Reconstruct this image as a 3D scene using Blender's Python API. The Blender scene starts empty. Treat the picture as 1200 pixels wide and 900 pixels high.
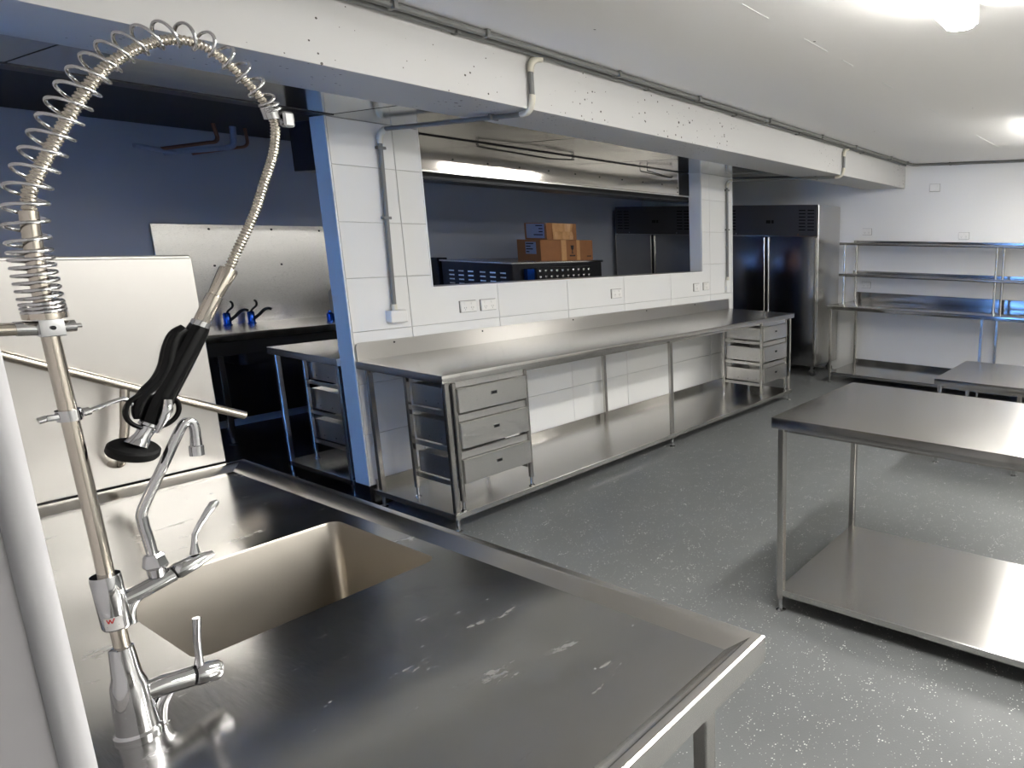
import bpy, bmesh, math, random
from mathutils import Vector, Matrix

random.seed(4)
SC = bpy.context.scene
COL = SC.collection
PI = math.pi

# ------------------------------------------------------------------ camera
cam_data = bpy.data.cameras.new('camera')
cam = bpy.data.objects.new('camera', cam_data)
COL.objects.link(cam)
SC.camera = cam
# columns: world X, Y, Z seen in the camera frame (x right, y down, z forward)
RX = Vector((0.47441772, -0.17213612, 0.86330584))
RY = Vector((-0.8801558, -0.11049456, 0.46164567))
RZ = Vector((0.01592471, -0.97885653, -0.20392719))
right = Vector((RX[0], RY[0], RZ[0]))
up = -Vector((RX[1], RY[1], RZ[1]))
back = -Vector((RX[2], RY[2], RZ[2]))
m3 = Matrix((right, up, back)).transposed()
cam.matrix_world = Matrix.Translation((0, 0, 1.635)) @ m3.to_4x4()
cam_data.sensor_fit = 'HORIZONTAL'
cam_data.sensor_width = 36
cam_data.lens = 782.10 / 1200 * 36
cam_data.shift_x = (600 - 945.46) / 1200
cam_data.shift_y = (443.48 - 450) / 1200
cam_data.clip_start = 0.02
cam_data.clip_end = 60

# ------------------------------------------------------------------ world, exposure
world = bpy.data.worlds.new('world')
SC.world = world
world.use_nodes = True
bg = world.node_tree.nodes['Background']
bg.inputs[0].default_value = (0.17, 0.42, 1.0, 1)
bg.inputs[1].default_value = 6.0
SC.view_settings.view_transform = 'Standard'
SC.view_settings.look = 'None'
SC.view_settings.gamma = 1
SC.view_settings.use_curve_mapping = False
SC.view_settings.exposure = 2.48
LAMP = 20.0          # emission of the lamp diffusers
LIGHTS = [           # ceiling battens: centre x, centre y; last two are unseen, added as fill
    ('closest', 2.08, 0.80), ('far', 5.83, 0.85), ('behind', 3.9, -1.35), ('rear', 1.9, -1.35)]

# ------------------------------------------------------------------ materials
MATS = {}
def nodes_of(name):
    m = bpy.data.materials.new(name)
    m.use_nodes = True
    nt = m.node_tree
    return m, nt, nt.nodes['Principled BSDF']

def N(nt, kind, **kw):
    n = nt.nodes.new(kind)
    for k, v in kw.items():
        if k in n.inputs:
            n.inputs[k].default_value = v
        else:
            setattr(n, k, v)
    return n

def rgb(r, g, b):
    f = lambda c: (c / 255 / 12.92) if c / 255 <= 0.04045 else ((c / 255 + 0.055) / 1.055) ** 2.4
    return (f(r), f(g), f(b), 1)

def plain(name, col, rough=0.5, metal=0.0, bump=0.0, scale=40, vary=0.06, coat=0.0):
    m, nt, p = nodes_of(name)
    tc = N(nt, 'ShaderNodeTexCoord')
    nz = N(nt, 'ShaderNodeTexNoise', Scale=scale, Detail=3.0)
    nt.links.new(tc.outputs['Object'], nz.inputs['Vector'])
    ramp = N(nt, 'ShaderNodeMixRGB', blend_type='MIX')
    ramp.inputs[1].default_value = tuple(c * (1 - vary) for c in col[:3]) + (1,)
    ramp.inputs[2].default_value = tuple(min(1, c * (1 + vary)) for c in col[:3]) + (1,)
    nt.links.new(nz.outputs[0], ramp.inputs[0])
    nt.links.new(ramp.outputs[0], p.inputs['Base Color'])
    p.inputs['Roughness'].default_value = rough
    p.inputs['Metallic'].default_value = metal
    p.inputs['Coat Weight'].default_value = coat
    if bump:
        b = N(nt, 'ShaderNodeBump', Strength=bump, Distance=0.002)
        nt.links.new(nz.outputs[0], b.inputs['Height'])
        nt.links.new(b.outputs[0], p.inputs['Normal'])
    MATS[name] = m
    return m

def steel(name, col=(0.60, 0.585, 0.56), rough=0.2, grain=(1, 60, 60), warp=0.0, warp_scale=2.0, smudge=0.0, fine=0.12, spread=None):
    m, nt, p = nodes_of(name)
    tc = N(nt, 'ShaderNodeTexCoord')
    mp = N(nt, 'ShaderNodeMapping')
    mp.inputs['Scale'].default_value = grain
    nt.links.new(tc.outputs['Object'], mp.inputs[0])
    nz = N(nt, 'ShaderNodeTexNoise', Scale=26.0, Detail=2.0)
    nt.links.new(mp.outputs[0], nz.inputs['Vector'])
    p.inputs['Metallic'].default_value = 1
    mr = N(nt, 'ShaderNodeMapRange')
    mr.inputs['From Min'].default_value = 0.3
    mr.inputs['From Max'].default_value = 0.7
    mr.inputs['To Min'].default_value = rough * (1 - fine)
    mr.inputs['To Max'].default_value = rough * (1 + fine)
    nt.links.new(nz.outputs[0], mr.inputs[0])
    big = N(nt, 'ShaderNodeTexNoise', Scale=warp_scale, Detail=1.5)
    nt.links.new(tc.outputs['Object'], big.inputs['Vector'])
    mix = N(nt, 'ShaderNodeMixRGB', blend_type='MIX')
    mix.inputs[1].default_value = tuple(c * 0.985 for c in col) + (1,)
    mix.inputs[2].default_value = tuple(min(1, c * 1.015) for c in col) + (1,)
    nt.links.new(nz.outputs[0], mix.inputs[0])
    nt.links.new(mix.outputs[0], p.inputs['Base Color'])
    rough_out = mr.outputs[0]
    if smudge:
        sm = N(nt, 'ShaderNodeTexNoise', Scale=7.0, Detail=6.0, Roughness=0.7)
        sm_map = N(nt, 'ShaderNodeMapping')
        sm_map.inputs['Scale'].default_value = (1, 2.6, 1)
        sm_map.inputs['Rotation'].default_value = (0, 0, 0.7)
        nt.links.new(tc.outputs['Object'], sm_map.inputs[0])
        nt.links.new(sm_map.outputs[0], sm.inputs['Vector'])
        sr = N(nt, 'ShaderNodeMapRange')
        sr.inputs['From Min'].default_value = 0.60
        sr.inputs['From Max'].default_value = 0.74
        sr.inputs['To Max'].default_value = smudge
        nt.links.new(sm.outputs[0], sr.inputs[0])
        ad = N(nt, 'ShaderNodeMath', operation='ADD')
        nt.links.new(rough_out, ad.inputs[0])
        nt.links.new(sr.outputs[0], ad.inputs[1])
        rough_out = ad.outputs[0]
        me_ = N(nt, 'ShaderNodeMath', operation='MULTIPLY_ADD')
        nt.links.new(sr.outputs[0], me_.inputs[0]); me_.inputs[1].default_value = -1.2; me_.inputs[2].default_value = 1.0
        nt.links.new(me_.outputs[0], p.inputs['Metallic'])
    rough_socket = rough_out
    nt.links.new(rough_out, p.inputs['Roughness'])
    b = N(nt, 'ShaderNodeBump', Strength=0.008, Distance=0.0003)
    nt.links.new(nz.outputs[0], b.inputs['Height'])
    last = b
    if warp:
        b2 = N(nt, 'ShaderNodeBump', Strength=1.0, Distance=warp)
        nt.links.new(big.outputs[0], b2.inputs['Height'])
        nt.links.new(b.outputs[0], b2.inputs['Normal'])
        last = b2
    nt.links.new(last.outputs[0], p.inputs['Normal'])
    if spread:
        tv = N(nt, 'ShaderNodeCombineXYZ')
        for k in range(3): tv.inputs[k].default_value = spread[k]
        nt.links.new(tv.outputs[0], p.inputs['Tangent'])
        ge = N(nt, 'ShaderNodeNewGeometry')
        dt = N(nt, 'ShaderNodeVectorMath', operation='DOT_PRODUCT')
        nt.links.new(ge.outputs['True Normal'], dt.inputs[0])
        dt.inputs[1].default_value = spread
        ab = N(nt, 'ShaderNodeMath', operation='ABSOLUTE')
        nt.links.new(dt.outputs['Value'], ab.inputs[0])
        lt = N(nt, 'ShaderNodeMath', operation='LESS_THAN')
        nt.links.new(ab.outputs[0], lt.inputs[0]); lt.inputs[1].default_value = 0.6
        an = N(nt, 'ShaderNodeMath', operation='MULTIPLY')
        nt.links.new(lt.outputs[0], an.inputs[0]); an.inputs[1].default_value = 0.86
        nt.links.new(an.outputs[0], p.inputs['Anisotropic'])
        rf = N(nt, 'ShaderNodeMath', operation='MULTIPLY_ADD')
        nt.links.new(lt.outputs[0], rf.inputs[0]); rf.inputs[1].default_value = 0.45; rf.inputs[2].default_value = 0.55
        rm = N(nt, 'ShaderNodeMath', operation='MULTIPLY')
        nt.links.new(rf.outputs[0], rm.inputs[0]); nt.links.new(rough_socket, rm.inputs[1])
        nt.links.new(rm.outputs[0], p.inputs['Roughness'])
    MATS[name] = m
    return m

def speckled(name, col, dark, scale, thresh, rough, bumpd=0.003, patch=True):
    """painted concrete with small dark blow holes"""
    m, nt, p = nodes_of(name)
    tc = N(nt, 'ShaderNodeTexCoord')
    vo = N(nt, 'ShaderNodeTexVoronoi', Scale=scale)
    nt.links.new(tc.outputs['Object'], vo.inputs['Vector'])
    nz = N(nt, 'ShaderNodeTexNoise', Scale=2.2, Detail=2.0)
    nt.links.new(tc.outputs['Object'], nz.inputs['Vector'])
    hole = N(nt, 'ShaderNodeMath', operation='LESS_THAN')
    mul = N(nt, 'ShaderNodeMath', operation='MULTIPLY')
    mr = N(nt, 'ShaderNodeMapRange')
    mr.inputs['From Min'].default_value = 0.40
    mr.inputs['From Max'].default_value = 0.75
    nt.links.new(nz.outputs[0], mr.inputs[0])
    nt.links.new(mr.outputs[0], mul.inputs[0])
    rnd = N(nt, 'ShaderNodeSeparateColor')
    nt.links.new(vo.outputs['Color'], rnd.inputs[0])
    m2 = N(nt, 'ShaderNodeMath', operation='MULTIPLY')
    nt.links.new(rnd.outputs[0], m2.inputs[0])
    m2.inputs[1].default_value = thresh
    nt.links.new(m2.outputs[0], mul.inputs[1])
    nt.links.new(vo.outputs['Distance'], hole.inputs[0])
    nt.links.new(mul.outputs[0], hole.inputs[1])
    mix = N(nt, 'ShaderNodeMixRGB', blend_type='MIX')
    mix.inputs[1].default_value = col
    mix.inputs[2].default_value = dark
    nt.links.new(hole.outputs[0], mix.inputs[0])
    nt.links.new(mix.outputs[0], p.inputs['Base Color'])
    p.inputs['Roughness'].default_value = rough
    inv = N(nt, 'ShaderNodeMath', operation='MULTIPLY_ADD')
    nt.links.new(hole.outputs[0], inv.inputs[0])
    inv.inputs[1].default_value = -1
    nt.links.new(nz.outputs[0], inv.inputs[2])
    b = N(nt, 'ShaderNodeBump', Strength=0.5, Distance=bumpd)
    nt.links.new(inv.outputs[0], b.inputs['Height'])
    nt.links.new(b.outputs[0], p.inputs['Normal'])
    MATS[name] = m
    return m

def floor_vinyl(name, col, fleck, density):
    m, nt, p = nodes_of(name)
    tc = N(nt, 'ShaderNodeTexCoord')
    vo = N(nt, 'ShaderNodeTexVoronoi', Scale=105.0)
    nt.links.new(tc.outputs['Object'], vo.inputs['Vector'])
    sep = N(nt, 'ShaderNodeSeparateColor')
    nt.links.new(vo.outputs['Color'], sep.inputs[0])
    th = N(nt, 'ShaderNodeMath', operation='MULTIPLY')
    nt.links.new(sep.outputs[0], th.inputs[0])
    cl_ = N(nt, 'ShaderNodeTexNoise', Scale=14.0, Detail=3.0)
    nt.links.new(tc.outputs['Object'], cl_.inputs['Vector'])
    cm = N(nt, 'ShaderNodeMapRange')
    cm.inputs['From Min'].default_value = 0.42; cm.inputs['From Max'].default_value = 0.72
    cm.inputs['To Min'].default_value = density * 0.45; cm.inputs['To Max'].default_value = density * 1.5
    nt.links.new(cl_.outputs[0], cm.inputs[0]); nt.links.new(cm.outputs[0], th.inputs[1])
    sub = N(nt, 'ShaderNodeMath', operation='LESS_THAN')
    nt.links.new(vo.outputs['Distance'], sub.inputs[0])
    nt.links.new(th.outputs[0], sub.inputs[1])
    nz = N(nt, 'ShaderNodeTexNoise', Scale=1.6, Detail=5.0, Roughness=0.65)
    nt.links.new(tc.outputs['Object'], nz.inputs['Vector'])
    base = N(nt, 'ShaderNodeMixRGB', blend_type='MIX')
    base.inputs[1].default_value = tuple(c * 0.82 for c in col[:3]) + (1,)
    base.inputs[2].default_value = tuple(c * 1.2 for c in col[:3]) + (1,)
    nt.links.new(nz.outputs[0], base.inputs[0])
    mix = N(nt, 'ShaderNodeMixRGB', blend_type='MIX')
    nt.links.new(base.outputs[0], mix.inputs[1])
    mix.inputs[2].default_value = fleck
    nt.links.new(sub.outputs[0], mix.inputs[0])
    nt.links.new(mix.outputs[0], p.inputs['Base Color'])
    p.inputs['Roughness'].default_value = 0.42
    n2 = N(nt, 'ShaderNodeTexNoise', Scale=160.0, Detail=2.0)
    nt.links.new(tc.outputs['Object'], n2.inputs['Vector'])
    b = N(nt, 'ShaderNodeBump', Strength=0.35, Distance=0.002)
    nt.links.new(n2.outputs[0], b.inputs['Height'])
    nt.links.new(b.outputs[0], p.inputs['Normal'])
    MATS[name] = m
    return m

WHITE_PAINT = plain('white_wall_paint', rgb(226, 226, 224), 0.55, bump=0.05, scale=90, vary=0.015)
TILE = plain('white_wall_tile', rgb(224, 224, 222), 0.22, vary=0.012, scale=3)
GROUT = plain('grey_grout', rgb(196, 194, 190), 0.8)
TRIMW = plain('white_trim', rgb(232, 232, 230), 0.35, vary=0.01)
CEIL = speckled('painted_ceiling', rgb(243, 241, 238), rgb(70, 66, 62), 9.0, 0.10, 0.6)
BEAM = speckled('painted_beam', rgb(196, 195, 193), rgb(70, 64, 58), 36.0, 0.36, 0.55)
BACKWALL = plain('dull_back_wall', rgb(168, 172, 182), 0.6, bump=0.05, vary=0.04, scale=3)
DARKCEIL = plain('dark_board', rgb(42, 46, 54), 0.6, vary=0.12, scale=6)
FLOOR = floor_vinyl('grey_safety_vinyl', rgb(106, 108, 108), rgb(205, 205, 200), 0.29)
FLOORB = floor_vinyl('shade_darkened_vinyl', rgb(38, 39, 42), rgb(70, 70, 70), 0.12)  # same vinyl, with the shade of the unlit back room put into its colour
SKIRT = plain('black_coving', rgb(16, 16, 18), 0.15, vary=0.05)
GALV = steel('galvanised_sheet', (0.50, 0.51, 0.50), 0.13, (6, 6, 6), warp=0.004, warp_scale=2.2)
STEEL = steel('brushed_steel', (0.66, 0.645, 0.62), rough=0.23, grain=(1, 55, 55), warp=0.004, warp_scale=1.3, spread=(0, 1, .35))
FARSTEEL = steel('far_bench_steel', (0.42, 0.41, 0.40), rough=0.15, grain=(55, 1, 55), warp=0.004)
SPLASHB2 = steel('bench_splash_steel', (0.58, 0.565, 0.54), rough=0.40, grain=(1, 55, 55), warp=0.003, spread=(0, .35, 1))
RIM = steel('rim_steel', rough=0.2, grain=(55, 1, 55), warp=0.003)
STEELY = steel('brushed_steel_along_y', (0.66, 0.645, 0.62), rough=0.23, grain=(55, 1, 55), warp=0.004, warp_scale=1.3, spread=(1, 0, .35))
TUBE = steel('tube_steel', (0.56, 0.54, 0.51), 0.19, (40, 40, 2))
DECK = steel('sink_deck_steel', (0.43, 0.425, 0.415), 0.185, (55, 1.5, 55), warp=0.010, warp_scale=2.4, smudge=0.3)
BASIN = steel('basin_steel', (0.42, 0.39, 0.345), 0.36, (1, 1, 30), fine=0.06)
FRONT = steel('drawer_front_steel', (0.68, 0.67, 0.65), 0.30, (3, 60, 60), warp=0.002, warp_scale=5)
SPLASH = steel('bright_splash_steel', (0.49, 0.475, 0.455), 0.36, (3, 50, 50), warp=0.004, warp_scale=2.0)
PLATE = steel('shutter_plate_steel', (0.56, 0.53, 0.49), 0.09, (2, 40, 40))
SPLASHB = steel('back_splash_steel', (0.76, 0.745, 0.72), 0.30, (3, 50, 50), warp=0.004, warp_scale=2.0)
PANELM = plain('dark_fridge_panel', rgb(66, 66, 69), 0.45, 0.2)
FRIDGE = steel('fridge_steel', (0.40, 0.40, 0.41), 0.18, (50, 2, 50), warp=0.002, warp_scale=2)
FRIDGESIDE = steel('fridge_side_steel', (0.56, 0.55, 0.53), 0.22, (50, 50, 2), warp=0.006, warp_scale=3)
CHROME = steel('chrome', (0.61, 0.61, 0.62), 0.045, (3, 3, 3), fine=0.1)
PIPE = steel('polished_tube', (0.66, 0.60, 0.52), 0.12, (40, 40, 2))
HOSE = steel('hose_steel', (0.62, 0.57, 0.49), 0.20, (30, 30, 30))
BLACKPL = plain('black_rubber', rgb(9, 9, 10), 0.2, vary=0.1)
BLACKMAT = plain('matt_black', rgb(9, 9, 10), 0.6, vary=0.1)
DARKMET = plain('dark_metal', rgb(44, 45, 48), 0.35, 0.6, vary=0.06)
PVC = plain('cream_plastic', rgb(205, 200, 184), 0.4, vary=0.03)
PVCG = plain('grey_conduit', rgb(112, 112, 110), 0.45, vary=0.05)
OUTLET = plain('outlet_plastic', rgb(226, 225, 221), 0.35, vary=0.01)
SLOT = plain('outlet_slot', rgb(120, 116, 112), 0.6)
CARD = plain('cardboard', rgb(146, 98, 60), 0.75, vary=0.1, scale=20)
TAPE = plain('packing_tape', rgb(196, 150, 104), 0.18, vary=0.15, scale=60)
LABEL = plain('label_paper', rgb(146, 154, 178), 0.6, vary=0.04)
INK = plain('black_ink', rgb(30, 28, 30), 0.6)
RED = plain('red_ink', rgb(190, 40, 34), 0.5)
CLEARST = plain('pale_sticker', rgb(206, 204, 202), 0.25)
COPPER = steel('copper_pipe', (0.30, 0.17, 0.12), 0.35, (20, 20, 20))
BLUEPIPE = plain('pale_blue_pipe', rgb(150, 158, 178), 0.4, vary=0.05)
BLUEMET = plain('blue_protected_chrome', rgb(40, 90, 190), 0.12, 0.8, vary=0.05)
GREYJAMB = plain('grey_jamb_paint', rgb(166, 164, 166), 0.6, vary=0.03)
FILM = plain('white_bead', rgb(205, 204, 206), 0.5, vary=0.02)
RUBBER = plain('castor_rubber', rgb(60, 60, 62), 0.6)

def glass_mat():
    m, nt, p = nodes_of('window_glass')
    p.inputs['Transmission Weight'].default_value = 1
    p.inputs['Roughness'].default_value = 0.0
    p.inputs['IOR'].default_value = 1.1
    p.inputs['Base Color'].default_value = (0.85, 0.92, 1, 1)
    return m
GLASS = glass_mat()
for m_ in (BLACKPL, BLACKMAT):
    m_.node_tree.nodes['Principled BSDF'].inputs['Specular IOR Level'].default_value = 0.22

def lamp_mat(name='lamp_diffuser', k=1.0):
    m, nt, p = nodes_of(name)
    p.inputs['Base Color'].default_value = (0.9, 0.9, 0.88, 1)
    p.inputs['Emission Color'].default_value = (1.0, 0.985, 0.945, 1)
    p.inputs['Emission Strength'].default_value = LAMP * k
    return m
LAMPM = lamp_mat(k=1.12)
LAMPS = lamp_mat('lamp_diffuser_side', 0.32)

# ------------------------------------------------------------------ mesh helpers
ORIG = {}
SCALE = 1.0
def V(*a):
    return Vector(a if len(a) > 1 else a[0])

def box(bm, x0, x1, y0, y1, z0, z1, bev=0.0, seg=1):
    x0, x1 = min(x0, x1), max(x0, x1); y0, y1 = min(y0, y1), max(y0, y1); z0, z1 = min(z0, z1), max(z0, z1)
    vs = [bm.verts.new(p) for p in ((x0,y0,z0),(x1,y0,z0),(x1,y1,z0),(x0,y1,z0),(x0,y0,z1),(x1,y0,z1),(x1,y1,z1),(x0,y1,z1))]
    fs = [bm.faces.new([vs[i] for i in f]) for f in ((0,3,2,1),(4,5,6,7),(0,1,5,4),(1,2,6,5),(2,3,7,6),(3,0,4,7))]
    if bev:
        es = list({e for f in fs for e in f.edges})
        bmesh.ops.bevel(bm, geom=es, offset=bev, segments=seg, profile=0.7, affect='EDGES')
    return bm

def frames(pts, up0=None):
    n = len(pts)
    T = []
    for i in range(n):
        a = pts[max(0, i - 1)]; b = pts[min(n - 1, i + 1)]
        t = (b - a)
        T.append(t.normalized() if t.length > 1e-9 else Vector((0, 0, 1)))
    u = up0 or (Vector((0, 1, 0)) if abs(T[0].y) < 0.9 else Vector((1, 0, 0)))
    out = []
    for t in T:
        u = (u - t * u.dot(t))
        u = u.normalized() if u.length > 1e-6 else t.orthogonal().normalized()
        out.append((t, u, t.cross(u)))
    return out

def tube(bm, pts, r, seg=12, caps=True, up0=None, sx=1.0):
    pts = [Vector(p) for p in pts]
    rs = [q * SCALE for q in (r if isinstance(r, (list, tuple)) else [r] * len(pts))]
    fr = frames(pts, up0)
    rings = []
    for p, rr, (t, u, w) in zip(pts, rs, fr):
        rings.append([bm.verts.new(p + (u * math.cos(a) * sx + w * math.sin(a)) * rr) for a in [2 * PI * k / seg for k in range(seg)]])
    for a, b in zip(rings, rings[1:]):
        for k in range(seg):
            bm.faces.new((a[k], a[(k + 1) % seg], b[(k + 1) % seg], b[k]))
    if caps:
        bm.faces.new(rings[0][::-1]); bm.faces.new(rings[-1])
    return bm

def cyl(bm, p0, p1, r0, r1=None, seg=20):
    return tube(bm, [p0, p1], [r0, r0 if r1 is None else r1], seg)

def lathe(bm, p0, axis, prof, seg=24):
    """prof: (distance along axis, radius)"""
    p0 = Vector(p0); axis = Vector(axis).normalized()
    u = axis.orthogonal().normalized(); w = axis.cross(u)
    rings = []
    for d, r in prof:
        r *= SCALE
        c = p0 + axis * d
        rings.append([bm.verts.new(c + (u * math.cos(2 * PI * k / seg) + w * math.sin(2 * PI * k / seg)) * max(r, 1e-4)) for k in range(seg)])
    for a, b in zip(rings, rings[1:]):
        for k in range(seg):
            bm.faces.new((a[k], a[(k + 1) % seg], b[(k + 1) % seg], b[k]))
    bm.faces.new(rings[0][::-1]); bm.faces.new(rings[-1])
    return bm

def arc3(a, c, b, n=8):
    """rounded corner a-c-b (quadratic)"""
    a, b, c = Vector(a), Vector(b), Vector(c)
    return [(1 - t) ** 2 * a + 2 * t * (1 - t) * c + t * t * b for t in [k / n for k in range(n + 1)]]

def catmull(pts, n=8):
    P = [Vector(p) for p in pts]
    P = [2 * P[0] - P[1]] + P + [2 * P[-1] - P[-2]]
    out = []
    for i in range(1, len(P) - 2):
        for k in range(n):
            t = k / n
            p0, p1, p2, p3 = P[i - 1], P[i], P[i + 1], P[i + 2]
            out.append(0.5 * ((2 * p1) + (p2 - p0) * t + (2 * p0 - 5 * p1 + 4 * p2 - p3) * t * t + (3 * p1 - p0 - 3 * p2 + p3) * t ** 3))
    out.append(P[-2].copy())
    return out

def rounded(x0, x1, y0, y1, r, n=5):
    out = []
    for cx, cy, a0 in ((x1 - r, y1 - r, 0), (x0 + r, y1 - r, PI / 2), (x0 + r, y0 + r, PI), (x1 - r, y0 + r, 1.5 * PI)):
        for k in range(n + 1):
            a = a0 + k / n * PI / 2
            out.append((cx + r * math.cos(a), cy + r * math.sin(a)))
    return out

def prism(bm, poly, axis, a, b):
    """poly in the two other axes (in x,y,z order), extruded along axis from a to b"""
    def mk(p, t):
        return {'x': (t, p[0], p[1]), 'y': (p[0], t, p[1]), 'z': (p[0], p[1], t)}[axis]
    A = [bm.verts.new(mk(p, a)) for p in poly]; B = [bm.verts.new(mk(p, b)) for p in poly]
    n = len(poly)
    bm.faces.new(A); bm.faces.new(B)
    for k in range(n):
        bm.faces.new((A[k], A[(k + 1) % n], B[(k + 1) % n], B[k]))
    bmesh.ops.recalc_face_normals(bm, faces=bm.faces[:])
    return bm

NB = bmesh.new

def mesh_of(name, bm, mat, org, smooth=35):
    bmesh.ops.recalc_face_normals(bm, faces=bm.faces[:])
    bmesh.ops.translate(bm, verts=bm.verts[:], vec=-Vector(org))
    me = bpy.data.meshes.new(name)
    bm.to_mesh(me); bm.free()
    me.materials.append(mat)
    me.shade_smooth()
    me.set_sharp_from_angle(angle=math.radians(smooth))
    return me

def part(name, bm, mat, parent, label=None, smooth=35, kind=None):
    org = ORIG[parent.name]
    o = bpy.data.objects.new(name, mesh_of(name, bm, mat, org, smooth))
    COL.objects.link(o)
    o.parent = parent
    ORIG[o.name] = org
    if label: o['label'] = label
    if kind: o['kind'] = kind
    return o

def tag(o, label, cat, group=None):
    o['label'] = label; o['category'] = cat
    if group: o['group'] = group

def thing(name, label, cat, loc, group=None):
    o = bpy.data.objects.new(name, None)
    o.empty_display_size = 0.1
    COL.objects.link(o)
    o.location = loc
    ORIG[o.name] = Vector(loc)
    tag(o, label, cat, group)
    return o

def solo(name, bm, mat, label, cat, loc, group=None, smooth=35):
    o = bpy.data.objects.new(name, mesh_of(name, bm, mat, loc, smooth))
    COL.objects.link(o)
    o.location = loc
    ORIG[o.name] = Vector(loc)
    tag(o, label, cat, group)
    return o

def struct(name, bm, mat, loc=(0, 0, 0), smooth=35):
    o = bpy.data.objects.new(name, mesh_of(name, bm, mat, loc, smooth))
    COL.objects.link(o)
    o.location = loc
    ORIG[o.name] = Vector(loc)
    o['kind'] = 'structure'
    return o

def B(*a, **k):
    return box(NB(), *a, **k)

# ================================================================== SETTING
CZ = 2.505
XF = 7.65                     # far wall
YB = 6.85                     # back wall of the dark room
fl = struct('floor', B(-2.2, XF, -2.5, YB, -0.10, 0.0), FLOOR)
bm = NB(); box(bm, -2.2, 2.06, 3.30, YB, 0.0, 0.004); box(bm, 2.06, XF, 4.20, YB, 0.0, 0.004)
part('shade_painted_floor', bm, FLOORB, fl)  # overlay that paints the back-room shade onto the floor
struct('ceiling', B(-2.3, XF + .1, -2.6, 4.10, CZ, CZ + 0.1), CEIL)
struct('ceiling_back', B(-2.3, XF + .1, 4.085, YB + .1, 2.40, 2.66), DARKCEIL)
beam = struct('trim_beam', B(-2.3, XF, 2.83, 3.37, 2.233, 2.62, bev=0.012, seg=2), BEAM)
struct('wall_far', B(XF, XF + 0.1, -2.6, YB + .1, 0, 2.65), WHITE_PAINT)
struct('wall_back', B(-2.3, XF + .1, YB, YB + 0.1, 0, 2.65), BACKWALL)
struct('wall_right', B(-2.3, XF + .1, -2.6, -2.5, 0, 2.65), WHITE_PAINT)
wl = struct('wall_left', B(-2.2, 0.085, 0.45, 2.826, 0, CZ + .02), GREYJAMB)
bm = NB(); cyl(bm, (0.0815, 0.452, 0), (0.0815, 0.452, CZ), 0.0065, seg=16)
part('corner_bead', bm, FILM, wl)
# end wall of the left side, with the window that lets blue daylight into the dark room
WY0, WY1, WZ0, WZ1 = 3.02, 3.60, 0.35, 1.75
bm = NB()
box(bm, -2.3, -2.2, -2.5, WY0, 0, 2.65); box(bm, -2.3, -2.2, WY1, YB, 0, 2.65)
box(bm, -2.3, -2.2, WY0, WY1, 0, WZ0); box(bm, -2.3, -2.2, WY0, WY1, WZ1, 2.65)
struct('wall_end', bm, BACKWALL)
bm = NB()
for a in ((WY0, WY0 + .05, WZ0, WZ1), (WY1 - .05, WY1, WZ0, WZ1), (WY0, WY1, WZ0, WZ0 + .05), (WY0, WY1, WZ1 - .05, WZ1)):
    box(bm, -2.29, -2.21, a[0], a[1], a[2], a[3])
wn = struct('window_1', bm, TRIMW)
part('pane', B(-2.255, -2.249, WY0 + .03, WY1 - .03, WZ0 + .03, WZ1 - .03), GLASS, wn)

# galvanised sheets behind the beam, one object each
sheet = struct('ceiling_sheet', B(-2.2, 5.985, 3.36, 4.28, 2.262, 2.30), DARKMET)
xs = [-2.2, -1.36, -0.20, 0.96, 2.12, 3.28, 4.44, 5.60, 5.985]
for a, b in zip(xs, xs[1:]):
    part('sheet_panel', B(a + .004, b - .004, 3.372, 4.07 if b < 2.2 else 4.275, 2.25, 2.262, bev=.002), GALV, sheet)
bm = NB(); box(bm, -2.2, 2.13, 4.04, 4.085, 2.246, 2.41)
part('sheet_edge', bm, DARKMET, sheet)

# ---- servery wall
SX0, SX1, OX0, OX1, OZ0, WT = 2.12, 5.98, 2.635, 5.457, 1.30, 2.25
bm = NB()
for a in ((SX0 + .004, OX0, 0.0, WT), (OX1, SX1 - .004, 0.0, WT), (OX0, OX1, 0.0, OZ0 - .004)):
    box(bm, a[0], a[1], 4.131, 4.265, a[2], a[3])
sw = struct('wall_servery', bm, GROUT)
bm = NB(); box(bm, SX0, SX0 + .012, 4.128, 4.27, .13, WT)
part('end_lining', bm, TILE, sw)
part('end_lining', B(SX1 - .012, SX1, 4.128, 4.27, .13, WT), TILE, sw)
part('reveal_lining', B(OX0 - .001, OX0 + .008, 4.128, 4.27, OZ0, WT), TILE, sw)
part('reveal_lining', B(OX1 - .008, OX1 + .001, 4.128, 4.27, OZ0, WT), TILE, sw)
part('sill_lining', B(OX0, OX1, 4.128, 4.27, OZ0 - .012, OZ0), TILE, sw)
vx = [SX0 + .008, 2.48, 3.105, 3.725, 4.345, 4.965, 5.583, SX1 - .008]
hz = [.13, .445, .755, 1.065, 1.375, 1.69, 2.0, 2.25]
g = 0.0016
cache = {}
def tile_piece(x0, x1, z0, z1):
    k = (round(x1 - x0, 3), round(z1 - z0, 3))
    if k not in cache:
        w, h = k
        cache[k] = mesh_of('tile', B(-w / 2 + g, w / 2 - g, -.006, .006, -h / 2 + g, h / 2 - g, bev=.0012), TILE, (0, 0, 0))
    o = bpy.data.objects.new('tile', cache[k])
    COL.objects.link(o); o.parent = sw
    o.location = ((x0 + x1) / 2, 4.126 + random.uniform(-.0003, .0003), (z0 + z1) / 2)
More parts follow.
